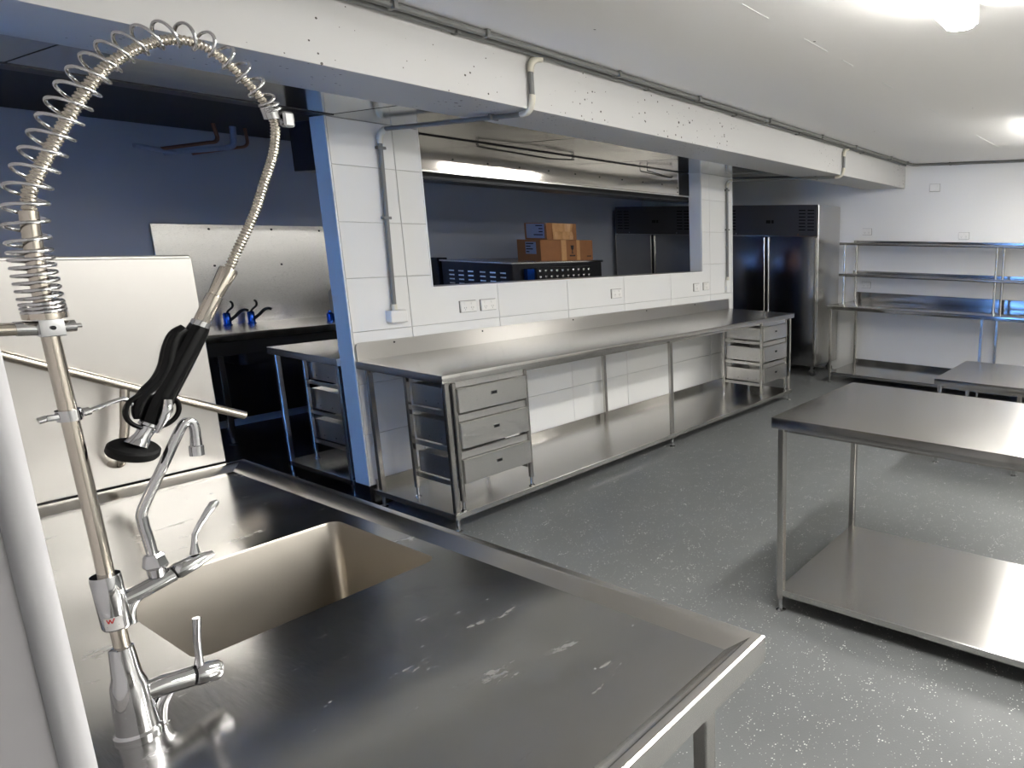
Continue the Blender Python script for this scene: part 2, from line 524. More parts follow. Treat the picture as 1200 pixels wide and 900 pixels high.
for a, b in zip(vx, vx[1:]):
    for c, d in zip(hz, hz[1:]):
        inx = b > OX0 + .001 and a < OX1 - .001
        if not inx or d <= OZ0:
            tile_piece(a, b, c, d); continue
        low = c < OZ0
        if a >= OX0 and b <= OX1:
            if low: tile_piece(a, b, c, OZ0)
        elif a < OX0:
            if low:
                part('tile', prism(NB(), [(a + g, c + g), (b - g, c + g), (b - g, OZ0), (OX0, OZ0), (OX0, d - g), (a + g, d - g)], 'y', 4.12, 4.132), TILE, sw)
            else: tile_piece(a, OX0 + g, c, d)
        else:
            if low:
                part('tile', prism(NB(), [(a + g, c + g), (b - g, c + g), (b - g, d - g), (OX1, d - g), (OX1, OZ0), (a + g, OZ0)], 'y', 4.12, 4.132), TILE, sw)
            else: tile_piece(OX1 - g, b, c, d)
def edge(x0, x1, z0, z1):
    part('edge_trim', B(x0, x1, 4.1165, 4.128, z0, z1, bev=.001), TRIMW, sw)
edge(SX0 - .003, SX0 + .005, .13, WT); edge(SX1 - .006, SX1 + .003, .13, WT)
edge(OX0 - .003, OX0 + .005, OZ0, WT); edge(OX1 - .005, OX1 + .003, OZ0, WT)
edge(OX0 - .003, OX1 + .003, OZ0 - .006, OZ0 + .002)
bm = NB(); prism(bm, [(4.10, 0), (4.285, 0), (4.285, .03), (4.275, .13), (4.115, .13), (4.112, .03)], 'x', SX0 - .006, SX1 + .006)
struct('baseboard_servery', bm, SKIRT)
# plaster joint across the ceiling
bm = NB()
for a, b in ((2.31, 2.5), (2.8, 3.03), (3.2, 3.32), (3.73, 3.88), (4.58, 4.89), (5.79, 6.56)):
    box(bm, a, b, 1.538, 1.545, CZ - .0012, CZ + .01)
struct('trim_plaster_joint', bm, TRIMW)

# ================================================================== LIGHTS (battens)
for w, cx, cy in LIGHTS:
    lab = {'closest': 'white ceiling batten light with glowing diffuser, at the top right corner of the photo',
           'far': 'batten ceiling light over the low equipment stand near the far wall',
           'behind': 'unseen batten ceiling light added behind the camera as fill, the right one',
           'rear': 'unseen batten ceiling light added behind the camera as fill, the left one'}[w]
    t = thing('ceiling_light', lab, 'light', (cx, cy, CZ), 'batten lights on the kitchen ceiling')
    part('light_base', B(cx - .61, cx + .61, cy - .045, cy + .045, CZ - .035, CZ - .001, bev=.003), TRIMW, t)
    bm = NB()
    pr = [(-.058, -.066), (-.060, -.070), (-.048, -.083), (-.02, -.088), (.02, -.088), (.048, -.083), (.060, -.070), (.058, -.066)]
    prism(bm, [(cy + p[0], CZ + p[1]) for p in pr], 'x', cx - .6, cx + .6)
    part('diffuser', bm, LAMPM, t)
    bm = NB(); prism(bm, [(cy - .055, CZ - .034), (cy - .0585, CZ - .0665), (cy + .0585, CZ - .0665), (cy + .055, CZ - .034)], 'x', cx - .6, cx + .6)
    part('diffuser_side', bm, LAMPS, t)
    part('end_cap', B(cx + .6, cx + .613, cy - .066, cy + .066, CZ - .072, CZ - .004, bev=.003), TRIMW, t)
    part('end_cap', B(cx - .613, cx - .6, cy - .066, cy + .066, CZ - .072, CZ - .004, bev=.003), TRIMW, t)

# ================================================================== conduits
def saddle(p, ax, r, par):
    bm = NB()
    if ax == 'x': box(bm, p[0] - .008, p[0] + .008, p[1] - r - .012, p[1] + r + .012, p[2] - r - .002, p[2] + r + .002, bev=.002)
    if ax == 'y': box(bm, p[0] - r - .012, p[0] + r + .012, p[1] - .008, p[1] + .008, p[2] - r - .002, p[2] + r + .002, bev=.002)
    if ax == 'z': box(bm, p[0] - r - .012, p[0] + r + .012, p[1] - r - .002, p[1] + r + .002, p[2] - .008, p[2] + .008, bev=.002)
    part('saddle_clip', bm, PVCG, par)

R = .0125
t = thing('conduit', 'long grey conduit on the ceiling running beside the beam', 'pipe', (0.5, 2.74, 2.49))
pts = [(.1, 2.735, 2.489), (XF - .09, 2.735, 2.489)] + arc3((XF - .08, 2.735, 2.489), (XF - .03, 2.735, 2.489), (XF - .03, 2.68, 2.489))
part('pipe', tube(NB(), pts, .0145, 10), PVCG, t)
for x in (1.0, 1.7, 2.1, 2.9, 3.6, 4.45, 5.3, 6.0, 6.9, 7.4): saddle((x, 2.735, 2.489), 'x', .0145, t)
t = thing('conduit', 'grey conduit along the top of the far white wall', 'pipe', (XF - .03, 1.0, 2.489))
part('pipe', tube(NB(), [(XF - .03, 2.679, 2.489), (XF - .03, -2.4, 2.489)], .0145, 10), PVCG, t)
for y in (2.3, 1.4, .5): saddle((XF - .03, y, 2.489), 'y', .0145, t)
t = thing('conduit', 'second grey conduit tight in the corner between ceiling and beam face', 'pipe', (0.5, 2.79, 2.48))
part('pipe', tube(NB(), [(.1, 2.793, 2.482), (XF - .12, 2.793, 2.482)], R, 10), PVCG, t)
for x in (1.3, 2.0, 3.2, 4.1, 5.0, 6.3): saddle((x, 2.793, 2.482), 'x', R, t)

def drop(label, x, xw, zbot, boxes, yd=2.808):
    t = thing('conduit', label, 'pipe', (x, yd, zbot))
    zt, zb, yw = 2.47, 2.214, 4.098
    part('elbow', tube(NB(), arc3((x + .06, yd - .012, zt), (x, yd, zt), (x, yd, zt - .07)) , .0155, 12), PVC, t)
    part('pipe', tube(NB(), [(x, yd, zt - .06), (x, yd, zb + .065)], R, 12), PVCG, t)
    part('elbow', tube(NB(), arc3((x, yd, zb + .085), (x, yd, zb), (x, yd + .085, zb)), .0155, 12), PVC, t)
    pts = [(x, yd + .07, zb), (x + (xw - x) * .98, yw - .06, zb)]
    part('pipe', tube(NB(), pts, R, 12), PVCG, t)
    part('elbow', tube(NB(), arc3((xw, yw - .075, zb), (xw, yw, zb), (xw, yw, zb - .075)), .0155, 12), PVC, t)
    part('pipe', tube(NB(), [(xw, yw, zb - .06), (xw - boxes[3], yw, zbot)], R, 12), PVCG, t)
    part('collar', tube(NB(), [(xw - boxes[3], yw, zbot + .035), (xw - boxes[3], yw, zbot)], .0165, 12), PVC, t)
    saddle((xw, yw, zb - .10), 'z', R, t); saddle((xw - boxes[3] * .5, yw, 1.72), 'z', R, t)
    saddle((x, 3.1, zb), 'y', R, t)
    return t
drop('grey conduit over the left of the beam and down to the square junction box', 2.39, 2.392, 1.178, (0, 0, 0, .022))
drop('thin conduit crossing the right end of the beam, down the edge of the tiled wall', 5.92, 5.86, 1.20, (0, 0, 0, .0))
t = solo('junction_box', B(2.325, 2.425, 4.06, 4.12, 1.105, 1.178, bev=.004), OUTLET, 'square white junction box at the foot of the left wall conduit', 'junction box', (2.375, 4.12, 1.14))
t = solo('junction_box', B(5.835, 5.885, 4.085, 4.12, 1.075, 1.20, bev=.004), OUTLET, 'narrow white junction box at the right edge of the tiled wall', 'junction box', (5.86, 4.12, 1.14))

# ================================================================== power outlets
def gpo(label, c, axis, w=.115, h=.073, blank=False, group='double power outlets'):
    t = thing('power_outlet' if not blank else 'blank_plate', label, 'outlet' if not blank else 'plate', c, group)
    cx, cy, cz = c
    def bx(u0, u1, d0, d1, z0, z1, bev=0):
        if axis == 'y': return B(cx + u0, cx + u1, cy - d1, cy - d0, cz + z0, cz + z1, bev=bev)
        return B(cx - d1, cx - d0, cy - u1, cy - u0, cz + z0, cz + z1, bev=bev)
    part('shadow_backing', bx(-w / 2 - .0025, w / 2 + .0025, 0, .006, -h / 2 - .0025, h / 2 + .0025), SLOT, t)  # slightly larger dark plate, paints a shadow edge round the outlet
    part('plate', bx(-w / 2, w / 2, .004, .015, -h / 2, h / 2, .003), OUTLET, t)
    if blank: return
    for u in (-.026, .026) if w > .09 else (0,):
        part('switch', bx(u - .008, u + .008, .014, .0185, .012, .027, .001), OUTLET, t)
        bm = NB()
        for du, a in ((-.007, .5), (.007, -.5)):
            b2 = bx(u + du - .0012, u + du + .0012, .0145, .0158, -.012, -.003); me = bpy.data.meshes.new('slot_shape'); b2.to_mesh(me); b2.free(); bm.from_mesh(me); bpy.data.meshes.remove(me)
        b2 = bx(u - .0012, u + .0012, .0145, .0158, -.024, -.016); me = bpy.data.meshes.new('slot_shape'); b2.to_mesh(me); b2.free(); bm.from_mesh(me); bpy.data.meshes.remove(me)
        part('socket', bm, SLOT, t)
gpo('double power outlet on the white tiles, leftmost under the servery opening', (2.866, 4.12, 1.160), 'y')
gpo('double power outlet on the white tiles, second from the left under the opening', (3.018, 4.12, 1.160), 'y')
gpo('double power outlet alone under the middle of the servery opening', (4.245, 4.12, 1.160), 'y')
gpo('small outlet under the right corner of the opening, left one of the pair', (5.345, 4.12, 1.152), 'y', w=.085)
gpo('small outlet under the right corner of the opening, right one of the pair', (5.500, 4.12, 1.155), 'y', w=.085)
gpo('double power outlet on the far wall above the shelf, beside the fridge', (XF, 3.29, 1.737), 'x')
gpo('double power outlet high on the far wall over the middle of the shelving', (XF, 2.10, 1.703), 'x')
gpo('double power outlet on the far wall below the middle shelf', (XF, 3.28, 1.097), 'x')
gpo('plain square blank plate highest on the far wall', (XF, 2.47, 2.235), 'x', w=.115, h=.08, blank=True, group=None)

# ================================================================== benches
def foot(bm, x, y, z0, z1, r=.012, plate=.027):
    lathe(bm, (x, y, z0), (0, 0, 1), [(0, plate), (.004, plate), (.010, r * 1.1), (.02, r), (z1 - z0, r)], 14)

def post(name, x, y, z0, z1, par, s=.015, foot_h=.05, mat=None):
    """square leg with an adjustable foot as its sub-part; z0 is what it stands on"""
    p = part(name, B(x - s, x + s, y - s, y + s, z0 + foot_h, z1, bev=.003), mat or TUBE, par)
    bm = NB(); foot(bm, x, y, z0, z0 + foot_h + .01, s * .72, s * 1.55)
    part('adjustable_foot', bm, CHROME, p)
    return p

def top_slab(x0, x1, y0, y1, z, th=.045, bev=.004):
    return B(x0, x1, y0, y1, z - th, z, bev=bev, seg=2)

# ---- long bench under the servery
bx0, bx1, by0, by1, bz = 2.12, 5.90, 3.31, 4.115, .90
t = thing('workbench', 'long stainless steel workbench with undershelf along the white tiled wall', 'bench', (4.0, 3.7, 0))
part('bench_top', top_slab(bx0, bx1, by0, by1, bz), STEEL, t)
bm = NB()
prism(bm, [(bx0 + .012, bz - .03), (bx1 - .012, bz - .03), (bx1 - .012, bz + .103), (bx0 + .03, bz + .103), (bx0 + .016, bz + .097), (bx0 + .010, bz + .083)], 'y', 4.104, 4.1165)
part('splashback', bm, SPLASHB2, t)
bm = NB()
for x in (2.35, 2.95, 3.75, 4.6, 5.3): cyl(bm, (x, 4.1045, .985), (x, 4.1025, .985), .006, seg=10)
part('screw_hole', bm, DARKMET, t, kind='stuff')
part('undershelf', B(bx0 + .012, bx1 - .012, by0 + .01, by1, .078, .112, bev=.003), STEEL, t)
part('shelf_upstand', B(bx0 + .03, bx1 - .03, 4.098, 4.113, .105, .168, bev=.002), STEEL, t)
for x in (2.155, 4.0, 5.865):
    for y in (by0 + .035, 4.05):
        post('leg', x, y, .0, .86, t, s=.014, foot_h=.07)
bm = NB()
for y in (by0 + .05, 4.03): box(bm, bx0 + .03, bx1 - .03, y - .012, y + .012, .835, .856)
part('top_frame', bm, TUBE, t)

def drawer_unit(label, x0, x1, y0, y1, z0):
    t = thing('drawer_unit', label, 'drawers', ((x0 + x1) / 2, (y0 + y1) / 2, z0), 'drawer units under the long bench')
    zt = .845
    for x in (x0 + .012, x1 - .012):
        for y in (y0 + .03, y1 - .012):
            post('leg', x, y, z0, zt, t, s=.012, foot_h=.055)
    bm = NB()
    for x in (x0 + .012, x1 - .012):
        for z in (.40, .60, .80): pass
    tiers = ((.675, .808), (.470, .616), (.268, .404))
    for zb, zt2 in tiers:
        for x in (x0 + .024, x1 - .024):
            part('slide_rail', B(x - .003, x + .003, y0 + .04, y1 - .02, zb - .035, zb - .008), FRONT, t)
        part('cross_rail', B(x0 + .022, x1 - .022, y0 + .026, y0 + .05, zt2 + .005, zt2 + .045, bev=.002), FRONT, t)
        bm = NB()
        xa, xb = x0 + .022, x1 - .022
        box(bm, xa, xb, y0 + .006, y0 + .020, zb, zt2, bev=.002)
        box(bm, xa, xb, y0 + .006, y0 + .034, zt2 - .004, zt2 + .002)
        box(bm, xa + .008, xa + .012, y0 + .02, y1 - .03, zb, zt2 - .012); box(bm, xb - .012, xb - .008, y0 + .02, y1 - .03, zb, zt2 - .012)
        box(bm, xa + .008, xb - .008, y1 - .034, y1 - .03, zb, zt2 - .012); box(bm, xa + .008, xb - .008, y0 + .02, y1 - .03, zb, zb + .004)
        d = part('drawer', bm, FRONT, t)
        xc, zc = (x0 + x1) / 2, (zb + zt2) / 2 + .012
        bm = NB(); box(bm, xc - .020, xc + .020, y0 + .003, y0 + .007, zc - .010, zc + .010, bev=.001)
        part('keyhole_plate', bm, CHROME, d)
        bm = NB()
        for dx in (-.009, .001, .010): box(bm, xc + dx - .005, xc + dx + .004, y0 + .0015, y0 + .0035, zc - .006, zc + .006)
        part('keyhole', bm, BLACKMAT, d)
        bm = NB()
        for yy in (y0 + .1, y0 + .2, y0 + .31):
            cyl(bm, (xa + .0085, yy, zb + .03), (xa + .006, yy, zb + .03), .004, seg=8)
            cyl(bm, (xb - .0085, yy, zb + .03), (xb - .006, yy, zb + .03), .004, seg=8)
        part('rivet', bm, CHROME, d, kind='stuff')
    return t
drawer_unit('three drawer stainless unit standing on the undershelf at the left end', 2.188, 2.672, 3.318, 3.78, .112)
drawer_unit('three drawer stainless unit standing on the undershelf at the right end, seen from its side', 5.325, 5.800, 3.318, 3.80, .112)

# ---- centre table
def table(label, x0, x1, y0, y1, z, shelf, group, s=.015, near_mid=()):
    t = thing('worktable', label, 'table', ((x0 + x1) / 2, (y0 + y1) / 2, 0), group)
    part('table_top', top_slab(x0, x1, y0, y1, z, .048), STEELY, t)
    ys = [y0 + .035, y1 - .035] + list(near_mid)
    for x in (x0 + .035, x1 - .035):
        for y in ys: post('leg', x, y, 0, z - .046, t, s=s, foot_h=.055)
    if shelf:
        part('undershelf', B(x0 + .022, x1 - .022, y0 + .022, y1 - .022, shelf - .032, shelf, bev=.003), STEELY, t)
    bm = NB()
    for x in (x0 + .05, x1 - .05): box(bm, x - .012, x + .012, y0 + .04, y1 - .04, z - .068, z - .047)
    part('top_frame', bm, TUBE, t)
    return t
table('stainless work table with undershelf in the middle of the floor at the right', 2.33, 3.16, -.42, 1.413, .90, .105, None)
table('low stainless equipment stand between the centre table and the far wall bench', 4.68, 5.56, -.75, 1.44, .65, None, None, near_mid=(.83,))

# ---- far bench with overshelf
fx0, fy0, fy1 = 6.865, -1.9, 3.425
t = thing('workbench', 'stainless workbench with splashback and undershelf against the far white wall', 'bench', (7.25, .8, 0))
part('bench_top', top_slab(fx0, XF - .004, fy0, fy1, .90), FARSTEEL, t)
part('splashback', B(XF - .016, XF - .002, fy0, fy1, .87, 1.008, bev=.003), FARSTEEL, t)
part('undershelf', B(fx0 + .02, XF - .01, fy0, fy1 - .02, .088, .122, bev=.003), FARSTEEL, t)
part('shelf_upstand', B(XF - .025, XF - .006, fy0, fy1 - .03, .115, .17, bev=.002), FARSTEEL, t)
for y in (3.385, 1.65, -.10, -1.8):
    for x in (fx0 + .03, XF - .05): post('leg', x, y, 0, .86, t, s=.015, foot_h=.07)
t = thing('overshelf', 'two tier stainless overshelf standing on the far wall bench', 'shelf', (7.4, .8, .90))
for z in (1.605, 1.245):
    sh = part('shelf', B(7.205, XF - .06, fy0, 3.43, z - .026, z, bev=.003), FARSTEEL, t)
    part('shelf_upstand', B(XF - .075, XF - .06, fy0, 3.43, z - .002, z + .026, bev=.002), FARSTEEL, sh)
    bm = NB(); cyl(bm, (7.212, fy0, z - .014), (7.212, 3.445, z - .014), .015, seg=12)
    part('front_tube', bm, TUBE, sh)
for y in (3.385, 1.62, -.10, -1.8):
    for x in (7.225, XF - .085):
        bm = NB(); cyl(bm, (x, y, .90), (x, y, 1.59), .0145, seg=12); lathe(bm, (x, y, .90), (0, 0, 1), [(0, .024), (.006, .024), (.012, .015)], 12)
        part('post', bm, TUBE, t)

# ================================================================== fridges
def fridge(label, y0, y1):
    x0, x1, zt = 7.0, 7.62, 2.03
    t = thing('upright_fridge', label, 'fridge', ((x0 + x1) / 2, (y0 + y1) / 2, 0), 'double door upright fridges')
    body = part('cabinet', B(x0 + .045, x1, y0, y1, .13, zt, bev=.004), FRIDGESIDE, t)
    part('motor_panel', B(x0 + .012, x0 + .045, y0 + .004, y1 - .004, 1.672, zt - .004, bev=.003), PANELM, body, 'dark top panel with vents')
    ym = (y0 + y1) / 2
    bm = NB()
    for yc in (y0 + .085, y0 + .20, y1 - .20, y1 - .085):
        for k in range(7):
            z = 1.735 + k * .037
            box(bm, x0 + .009, x0 + .013, yc - .043, yc + .043, z, z + .013)
    part('vent_slots', bm, BLACKMAT, body, kind='stuff')
    part('display', B(x0 + .008, x0 + .013, ym - .055, ym + .005, 1.815, 1.852, bev=.001), BLACKMAT, body)
    part('display', B(x0 + .008, x0 + .013, ym - .10, ym - .07, 1.815, 1.852, bev=.001), BLACKMAT, body)
    bm = NB()
    for yy in (y0 + .25, y1 - .25): cyl(bm, (x0 + .013, yy, 1.69), (x0 + .008, yy, 1.69), .008, seg=10)
    part('screw', bm, CHROME, body)
    for a, b, hy in ((y0 + .002, ym - .012, ym - .034), (ym + .012, y1 - .002, ym + .026)):
        d = part('door', B(x0, x0 + .042, a, b, .135, 1.662, bev=.006, seg=2), FRIDGE, t)
        part('handle', B(x0 - .012, x0 + .006, hy - .010, hy + .010, .16, 1.655, bev=.004), TUBE, d)
        e = a + .004 if hy > a + .3 else b - .004
        part('edge_strip', B(x0 - .002, x0 + .01, e - .006, e + .022 if e < ym else e + .006, .14, 1.655, bev=.002), TUBE, d)
    part('mullion', B(x0 + .004, x0 + .045, ym - .012, ym + .012, .14, 1.66), BLACKMAT, body)
    for x in (x0 + .09, x1 - .08):
        for y in (y0 + .07, y1 - .07):
            bm = NB(); box(bm, x - .022, x + .022, y - .03, y + .03, .118, .131); box(bm, x - .02, x - .016, y - .018, y + .018, .04, .12); box(bm, x + .016, x + .02, y - .018, y + .018, .04, .12)
            c = part('castor', bm, CHROME, t)
            bm = NB(); tube(bm, [(x - .014, y, .042), (x + .014, y, .042)], .042, 20)
            part('wheel', bm, RUBBER, c)
    return t
fridge('tall double door stainless fridge beside the far wall bench', 3.645, 5.02)
fridge('dark double door fridge deep in the back room, seen through the servery opening', 5.45, 6.76)

# ================================================================== servery shutter
t = thing('shutter_housing', 'stainless roller shutter box across the top of the servery opening', 'shutter', (4.0, 4.4, 1.97))
part('housing', B(2.15, 5.62, 4.285, 4.56, 1.975, 2.245, bev=.003), DARKMET, t)
fp = part('front_plate', B(2.645, 5.29, 4.262, 4.284, 2.035, 2.244, bev=.002), PLATE, t)
bm = NB()
for x in [2.95 + .262 * k for k in range(9)]:
    cyl(bm, (x, 4.263, 2.115), (x, 4.2595, 2.115), .006, seg=8)
for z in (2.06, 2.10): cyl(bm, (5.27, 4.263, z), (5.27, 4.2595, z), .006, seg=8)
part('screw', bm, DARKMET, fp, kind='stuff')
part('side_plate', B(5.29, 5.449, 4.262, 4.284, 2.035, 2.244, bev=.002), DARKMET, t)
part('bottom_bar', B(2.65, 5.445, 4.262, 4.284, 2.022, 2.034), TUBE, t)
part('bottom_bar', B(2.65, 5.445, 4.268, 4.290, 1.985, 1.996), DARKMET, t)
part('curtain_edge', B(2.65, 5.445, 4.275, 4.288, 1.996, 2.022), BLACKMAT, t)
def rod(label, pts):
    solo('support_rod', tube(NB(), pts, .004, 8), DARKMET, label, 'rod', pts[0])
rod('thin dark rod on the shutter plate near the left of the opening', [(3.14, 4.252, 2.243), (3.145, 4.252, 2.222), (3.75, 4.246, 2.206), (3.98, 4.252, 2.222), (3.985, 4.255, 2.246)])
rod('thin dark bent rod on the shutter plate near the right of the opening', [(4.80, 4.22, 2.246), (4.80, 4.22, 2.215), (5.17, 4.252, 2.185), (5.19, 4.256, 2.20)])

# ================================================================== back room
# other-side bench
t = thing('workbench', 'dark stainless bench on the back side of the tiled wall, its end showing', 'bench', (3.4, 4.7, 0))
part('bench_top', top_slab(2.10, 3.75, 4.272, 5.085, .90, .045), STEEL, t)
part('undershelf', B(2.12, 3.73, 4.29, 5.07, .10, .133, bev=.003), STEEL, t)
for x in (2.135, 3.70):
    for y in (4.32, 5.05): post('leg', x, y, 0.004, .86, t, foot_h=.06)
t2 = thing('drawer_unit', 'dark drawer unit on the shelf of the bench behind the tiled wall', 'drawers', (2.5, 4.7, .133))
for x in (2.24, 2.72):
    for y in (4.45, 4.95): post('leg', x, y, .133, .845, t2, s=.012, foot_h=.05)
for zb, z2 in ((.68, .81), (.475, .615), (.27, .405)):
    d = part('drawer', B(2.262, 2.698, 4.47, 4.955, zb, z2, bev=.002), FRONT, t2)
    part('slide_rail', B(2.245, 2.258, 4.46, 4.94, zb - .03, zb - .008), FRONT, t2)
    bm = NB()
    for yy in (4.55, 4.72, 4.86): cyl(bm, (2.263, yy, zb + .03), (2.259, yy, zb + .03), .005, seg=8)
    part('rivet', bm, CHROME, d, kind='stuff')

# rear sink bench with splash panel
t = thing('sink_bench', 'dark stainless sink bench against the back wall beyond the preparation area', 'bench', (2.6, 6.4, 0))
part('bench_top', top_slab(1.2, 3.5, 6.2, 6.84, .87, .06), STEEL, t)
bm = NB()
prism(bm, [(2.2, .86), (3.36, .86), (3.36, 1.09), (3.40, 1.14), (3.40, 1.68), (2.2, 1.672)], 'y', 6.822, 6.838)
part('splash_panel', bm, SPLASHB, t)
bm = NB()
for x, z in ((2.55, 1.64), (2.98, 1.645), (3.02, 1.35), (3.35, 1.64), (2.55, 1.35)): cyl(bm, (x, 6.823, z), (x, 6.820, z), .009, seg=8)
part('screw', bm, DARKMET, t, kind='stuff')
part('apron', B(1.22, 3.48, 6.23, 6.25, .70, .812), DARKMET, t)
for x in (1.26, 2.28, 3.44):
    for y in (6.26, 6.78): post('leg', x, y, 0.004, .815, t, s=.019, foot_h=.06)
part('cupboard_back', B(1.25, 3.46, 6.70, 6.715, .10, .81), DARKMET, t)
for x in (2.02, 2.62):
    bm = NB(); bmx = rounded(x - .2, x + .2, 6.3, 6.62, .05)
    prism(bm, bmx, 'z', .60, .809)
    part('basin', bm, DARKMET, t)
def rear_tap(label, x):
    t = thing('mixer_tap', label, 'tap', (x, 6.74, .87), 'blue mixer taps on the back sink')
    y = 6.74
    part('body', lathe(NB(), (x, y, .87), (0, 0, 1), [(0, .030), (.008, .030), (.012, .025), (.095, .025), (.105, .018)], 18), BLUEMET, t)
    part('lever', tube(NB(), catmull([(x, y, .965), (x + .012, y - .01, .99), (x + .035, y - .03, 1.02), (x + .036, y - .035, 1.05), (x + .024, y - .035, 1.068)], 5), .008, 8), DARKMET, t)
    part('spout', tube(NB(), catmull([(x + .012, y - .01, .91), (x + .045, y - .035, .945), (x + .075, y - .06, .985), (x + .10, y - .08, .995), (x + .115, y - .09, .985)], 5), .012, 10), DARKMET, t)
rear_tap('blue mixer tap with curved lever on the back sink, left one', 2.545)
rear_tap('blue mixer tap with curved lever on the back sink, right one', 2.71)
solo('soap_bottle', lathe(NB(), (3.17, 6.45, .87), (0, 0, 1), [(0, .028), (.06, .028), (.075, .014), (.09, .012)], 16), BLUEMET, 'small blue bottle at the right end of the back sink bench', 'bottle', (3.17, 6.45, .87))

# pipes on the back wall
t = thing('water_pipe', 'dull copper pipe hanging under the dark ceiling, bending left', 'pipe', (2.5, 6.4, 2.25))
part('pipe', tube(NB(), [(2.48, 6.30, 2.40), (2.495, 6.30, 2.31)] + arc3((2.495, 6.30, 2.31), (2.495, 6.30, 2.265), (2.45, 6.30, 2.262)) + [(2.17, 6.33, 2.185)], .013, 10), COPPER, t)
t = thing('water_pipe', 'pale blue pipe dropping from the dark ceiling, bending left', 'pipe', (2.6, 6.4, 2.25))
part('pipe', tube(NB(), [(2.615, 6.34, 2.40), (2.61, 6.34, 2.30)] + arc3((2.61, 6.34, 2.29), (2.605, 6.34, 2.245), (2.55, 6.34, 2.238)) + [(2.19, 6.36, 2.165)], .02, 10), BLUEPIPE, t)
part('pipe_stub', tube(NB(), [(2.26, 6.35, 2.17), (2.02, 6.30, 2.19)], .016, 10), BLUEPIPE, t)
t = thing('water_pipe', 'thin dark red pipe to the right of the pale blue pipe', 'pipe', (2.7, 6.4, 2.25))
part('pipe', tube(NB(), [(2.70, 6.36, 2.40), (2.705, 6.36, 2.31)] + arc3((2.705, 6.36, 2.30), (2.70, 6.36, 2.262), (2.65, 6.36, 2.255)) + [(2.36, 6.38, 2.175)], .011, 10), COPPER, t)

# cooking equipment seen through the opening
t = thing('combi_oven', 'dark metal oven with louvred side and studded panel, seen through the opening', 'oven', (4.5, 5.6, 0.004))
part('body', B(3.915, 4.95, 4.98, 5.95, .14, 1.385, bev=.004), DARKMET, t)
part('lid', B(3.90, 4.965, 4.97, 5.96, 1.385, 1.402, bev=.003), STEEL, t)
part('door_edge', B(3.90, 4.0, 5.985, 6.10, .14, 1.415, bev=.004), BLACKPL, t)
for k in range(6):
    for r_ in range(6):
        y = 5.06 + k * .135 + (.03 if k > 2 else 0)
        part('louvre', B(3.908, 3.9155, y, y + .075, 1.30 - r_ * .038, 1.312 - r_ * .038), STEEL, t)
for x in (4.0, 4.86):
    for y in (5.06, 5.87):
        bm = NB(); foot(bm, x, y, .004, .145, .018, .035); part('foot', bm, CHROME, t)
pn = part('stud_panel', B(4.10, 4.74, 4.90, 4.972, .55, 1.352, bev=.004), DARKMET, t)
part('panel_side', B(4.02, 4.095, 4.92, 4.972, .55, 1.345, bev=.004), BLUEMET, t)
for k in range(10):
    for z in (1.325, 1.272):
        x = 4.135 + k * .063
        part('stud', lathe(NB(), (x, 4.9005, z), (0, -1, 0), [(0, .015), (.004, .014), (.009, .006)], 8), CHROME, pn)

def carton(label, x0, x1, y0, y1, z0, z1):
    t = thing('carton', label, 'box', ((x0 + x1) / 2, (y0 + y1) / 2, z0), 'cartons on the oven')
    part('body', B(x0, x1, y0, y1, z0, z1, bev=.003), CARD, t)
    return t
cz = 1.402
t = carton('wide brown carton lying on the oven, under the smaller carton', 4.36, 5.0, 5.14, 5.46, cz, cz + .19)
l = part('shipping_label', B(4.357, 4.3605, 5.20, 5.34, cz + .06, cz + .17), LABEL, t, 'pale paper shipping label')
bm = NB()
for k, w in enumerate((.10, .06, .09, .04)): box(bm, 4.355, 4.3575, 5.33 - w, 5.33, cz + .15 - k * .025, cz + .16 - k * .025)
part('printing', bm, INK, l)
part('tape', B(4.60, 4.66, 5.137, 5.1405, cz, cz + .191), TAPE, t); part('tape', B(4.79, 4.83, 5.137, 5.1405, cz, cz + .191), TAPE, t)
bm = NB()   # glass (fragile) mark
prism(bm, [(4.715, cz + .14), (4.755, cz + .14), (4.749, cz + .105), (4.739, cz + .095), (4.739, cz + .07), (4.752, cz + .062), (4.718, cz + .062), (4.731, cz + .07), (4.731, cz + .095), (4.721, cz + .105)], 'y', 5.1375, 5.1405)
for k in range(5): box(bm, 4.70 + k * .014, 4.71 + k * .014, 5.1375, 5.1405, cz + .035, cz + .05)
for k in range(4): box(bm, 4.92 + k * .014, 4.93 + k * .014, 5.1375, 5.1405, cz + .03, cz + .04)
part('printing', bm, INK, t)
t = carton('smaller brown carton with crumpled tape, on top of the wide carton', 4.44, 4.80, 5.14, 5.44, cz + .191, cz + .345)
l = part('shipping_label', B(4.437, 4.4405, 5.17, 5.41, cz + .205, cz + .335), LABEL, t, 'pale paper shipping label')
bm = NB()
for k, w in enumerate((.09, .05, .05, .12)): box(bm, 4.435, 4.4375, 5.19, 5.19 + w, cz + .315 - k * .028, cz + .325 - k * .028)
part('printing', bm, INK, l)
bm = NB()
vs = [[bm.verts.new((4.50 + i * .03, 5.137 - random.uniform(0, .014), cz + .195 + j * .037)) for j in range(5)] for i in range(9)]
for i in range(8):
    for j in range(4): bm.faces.new((vs[i][j], vs[i + 1][j], vs[i + 1][j + 1], vs[i][j + 1]))
part('tape', bm, TAPE, t, 'crumpled shiny packing tape', smooth=5)

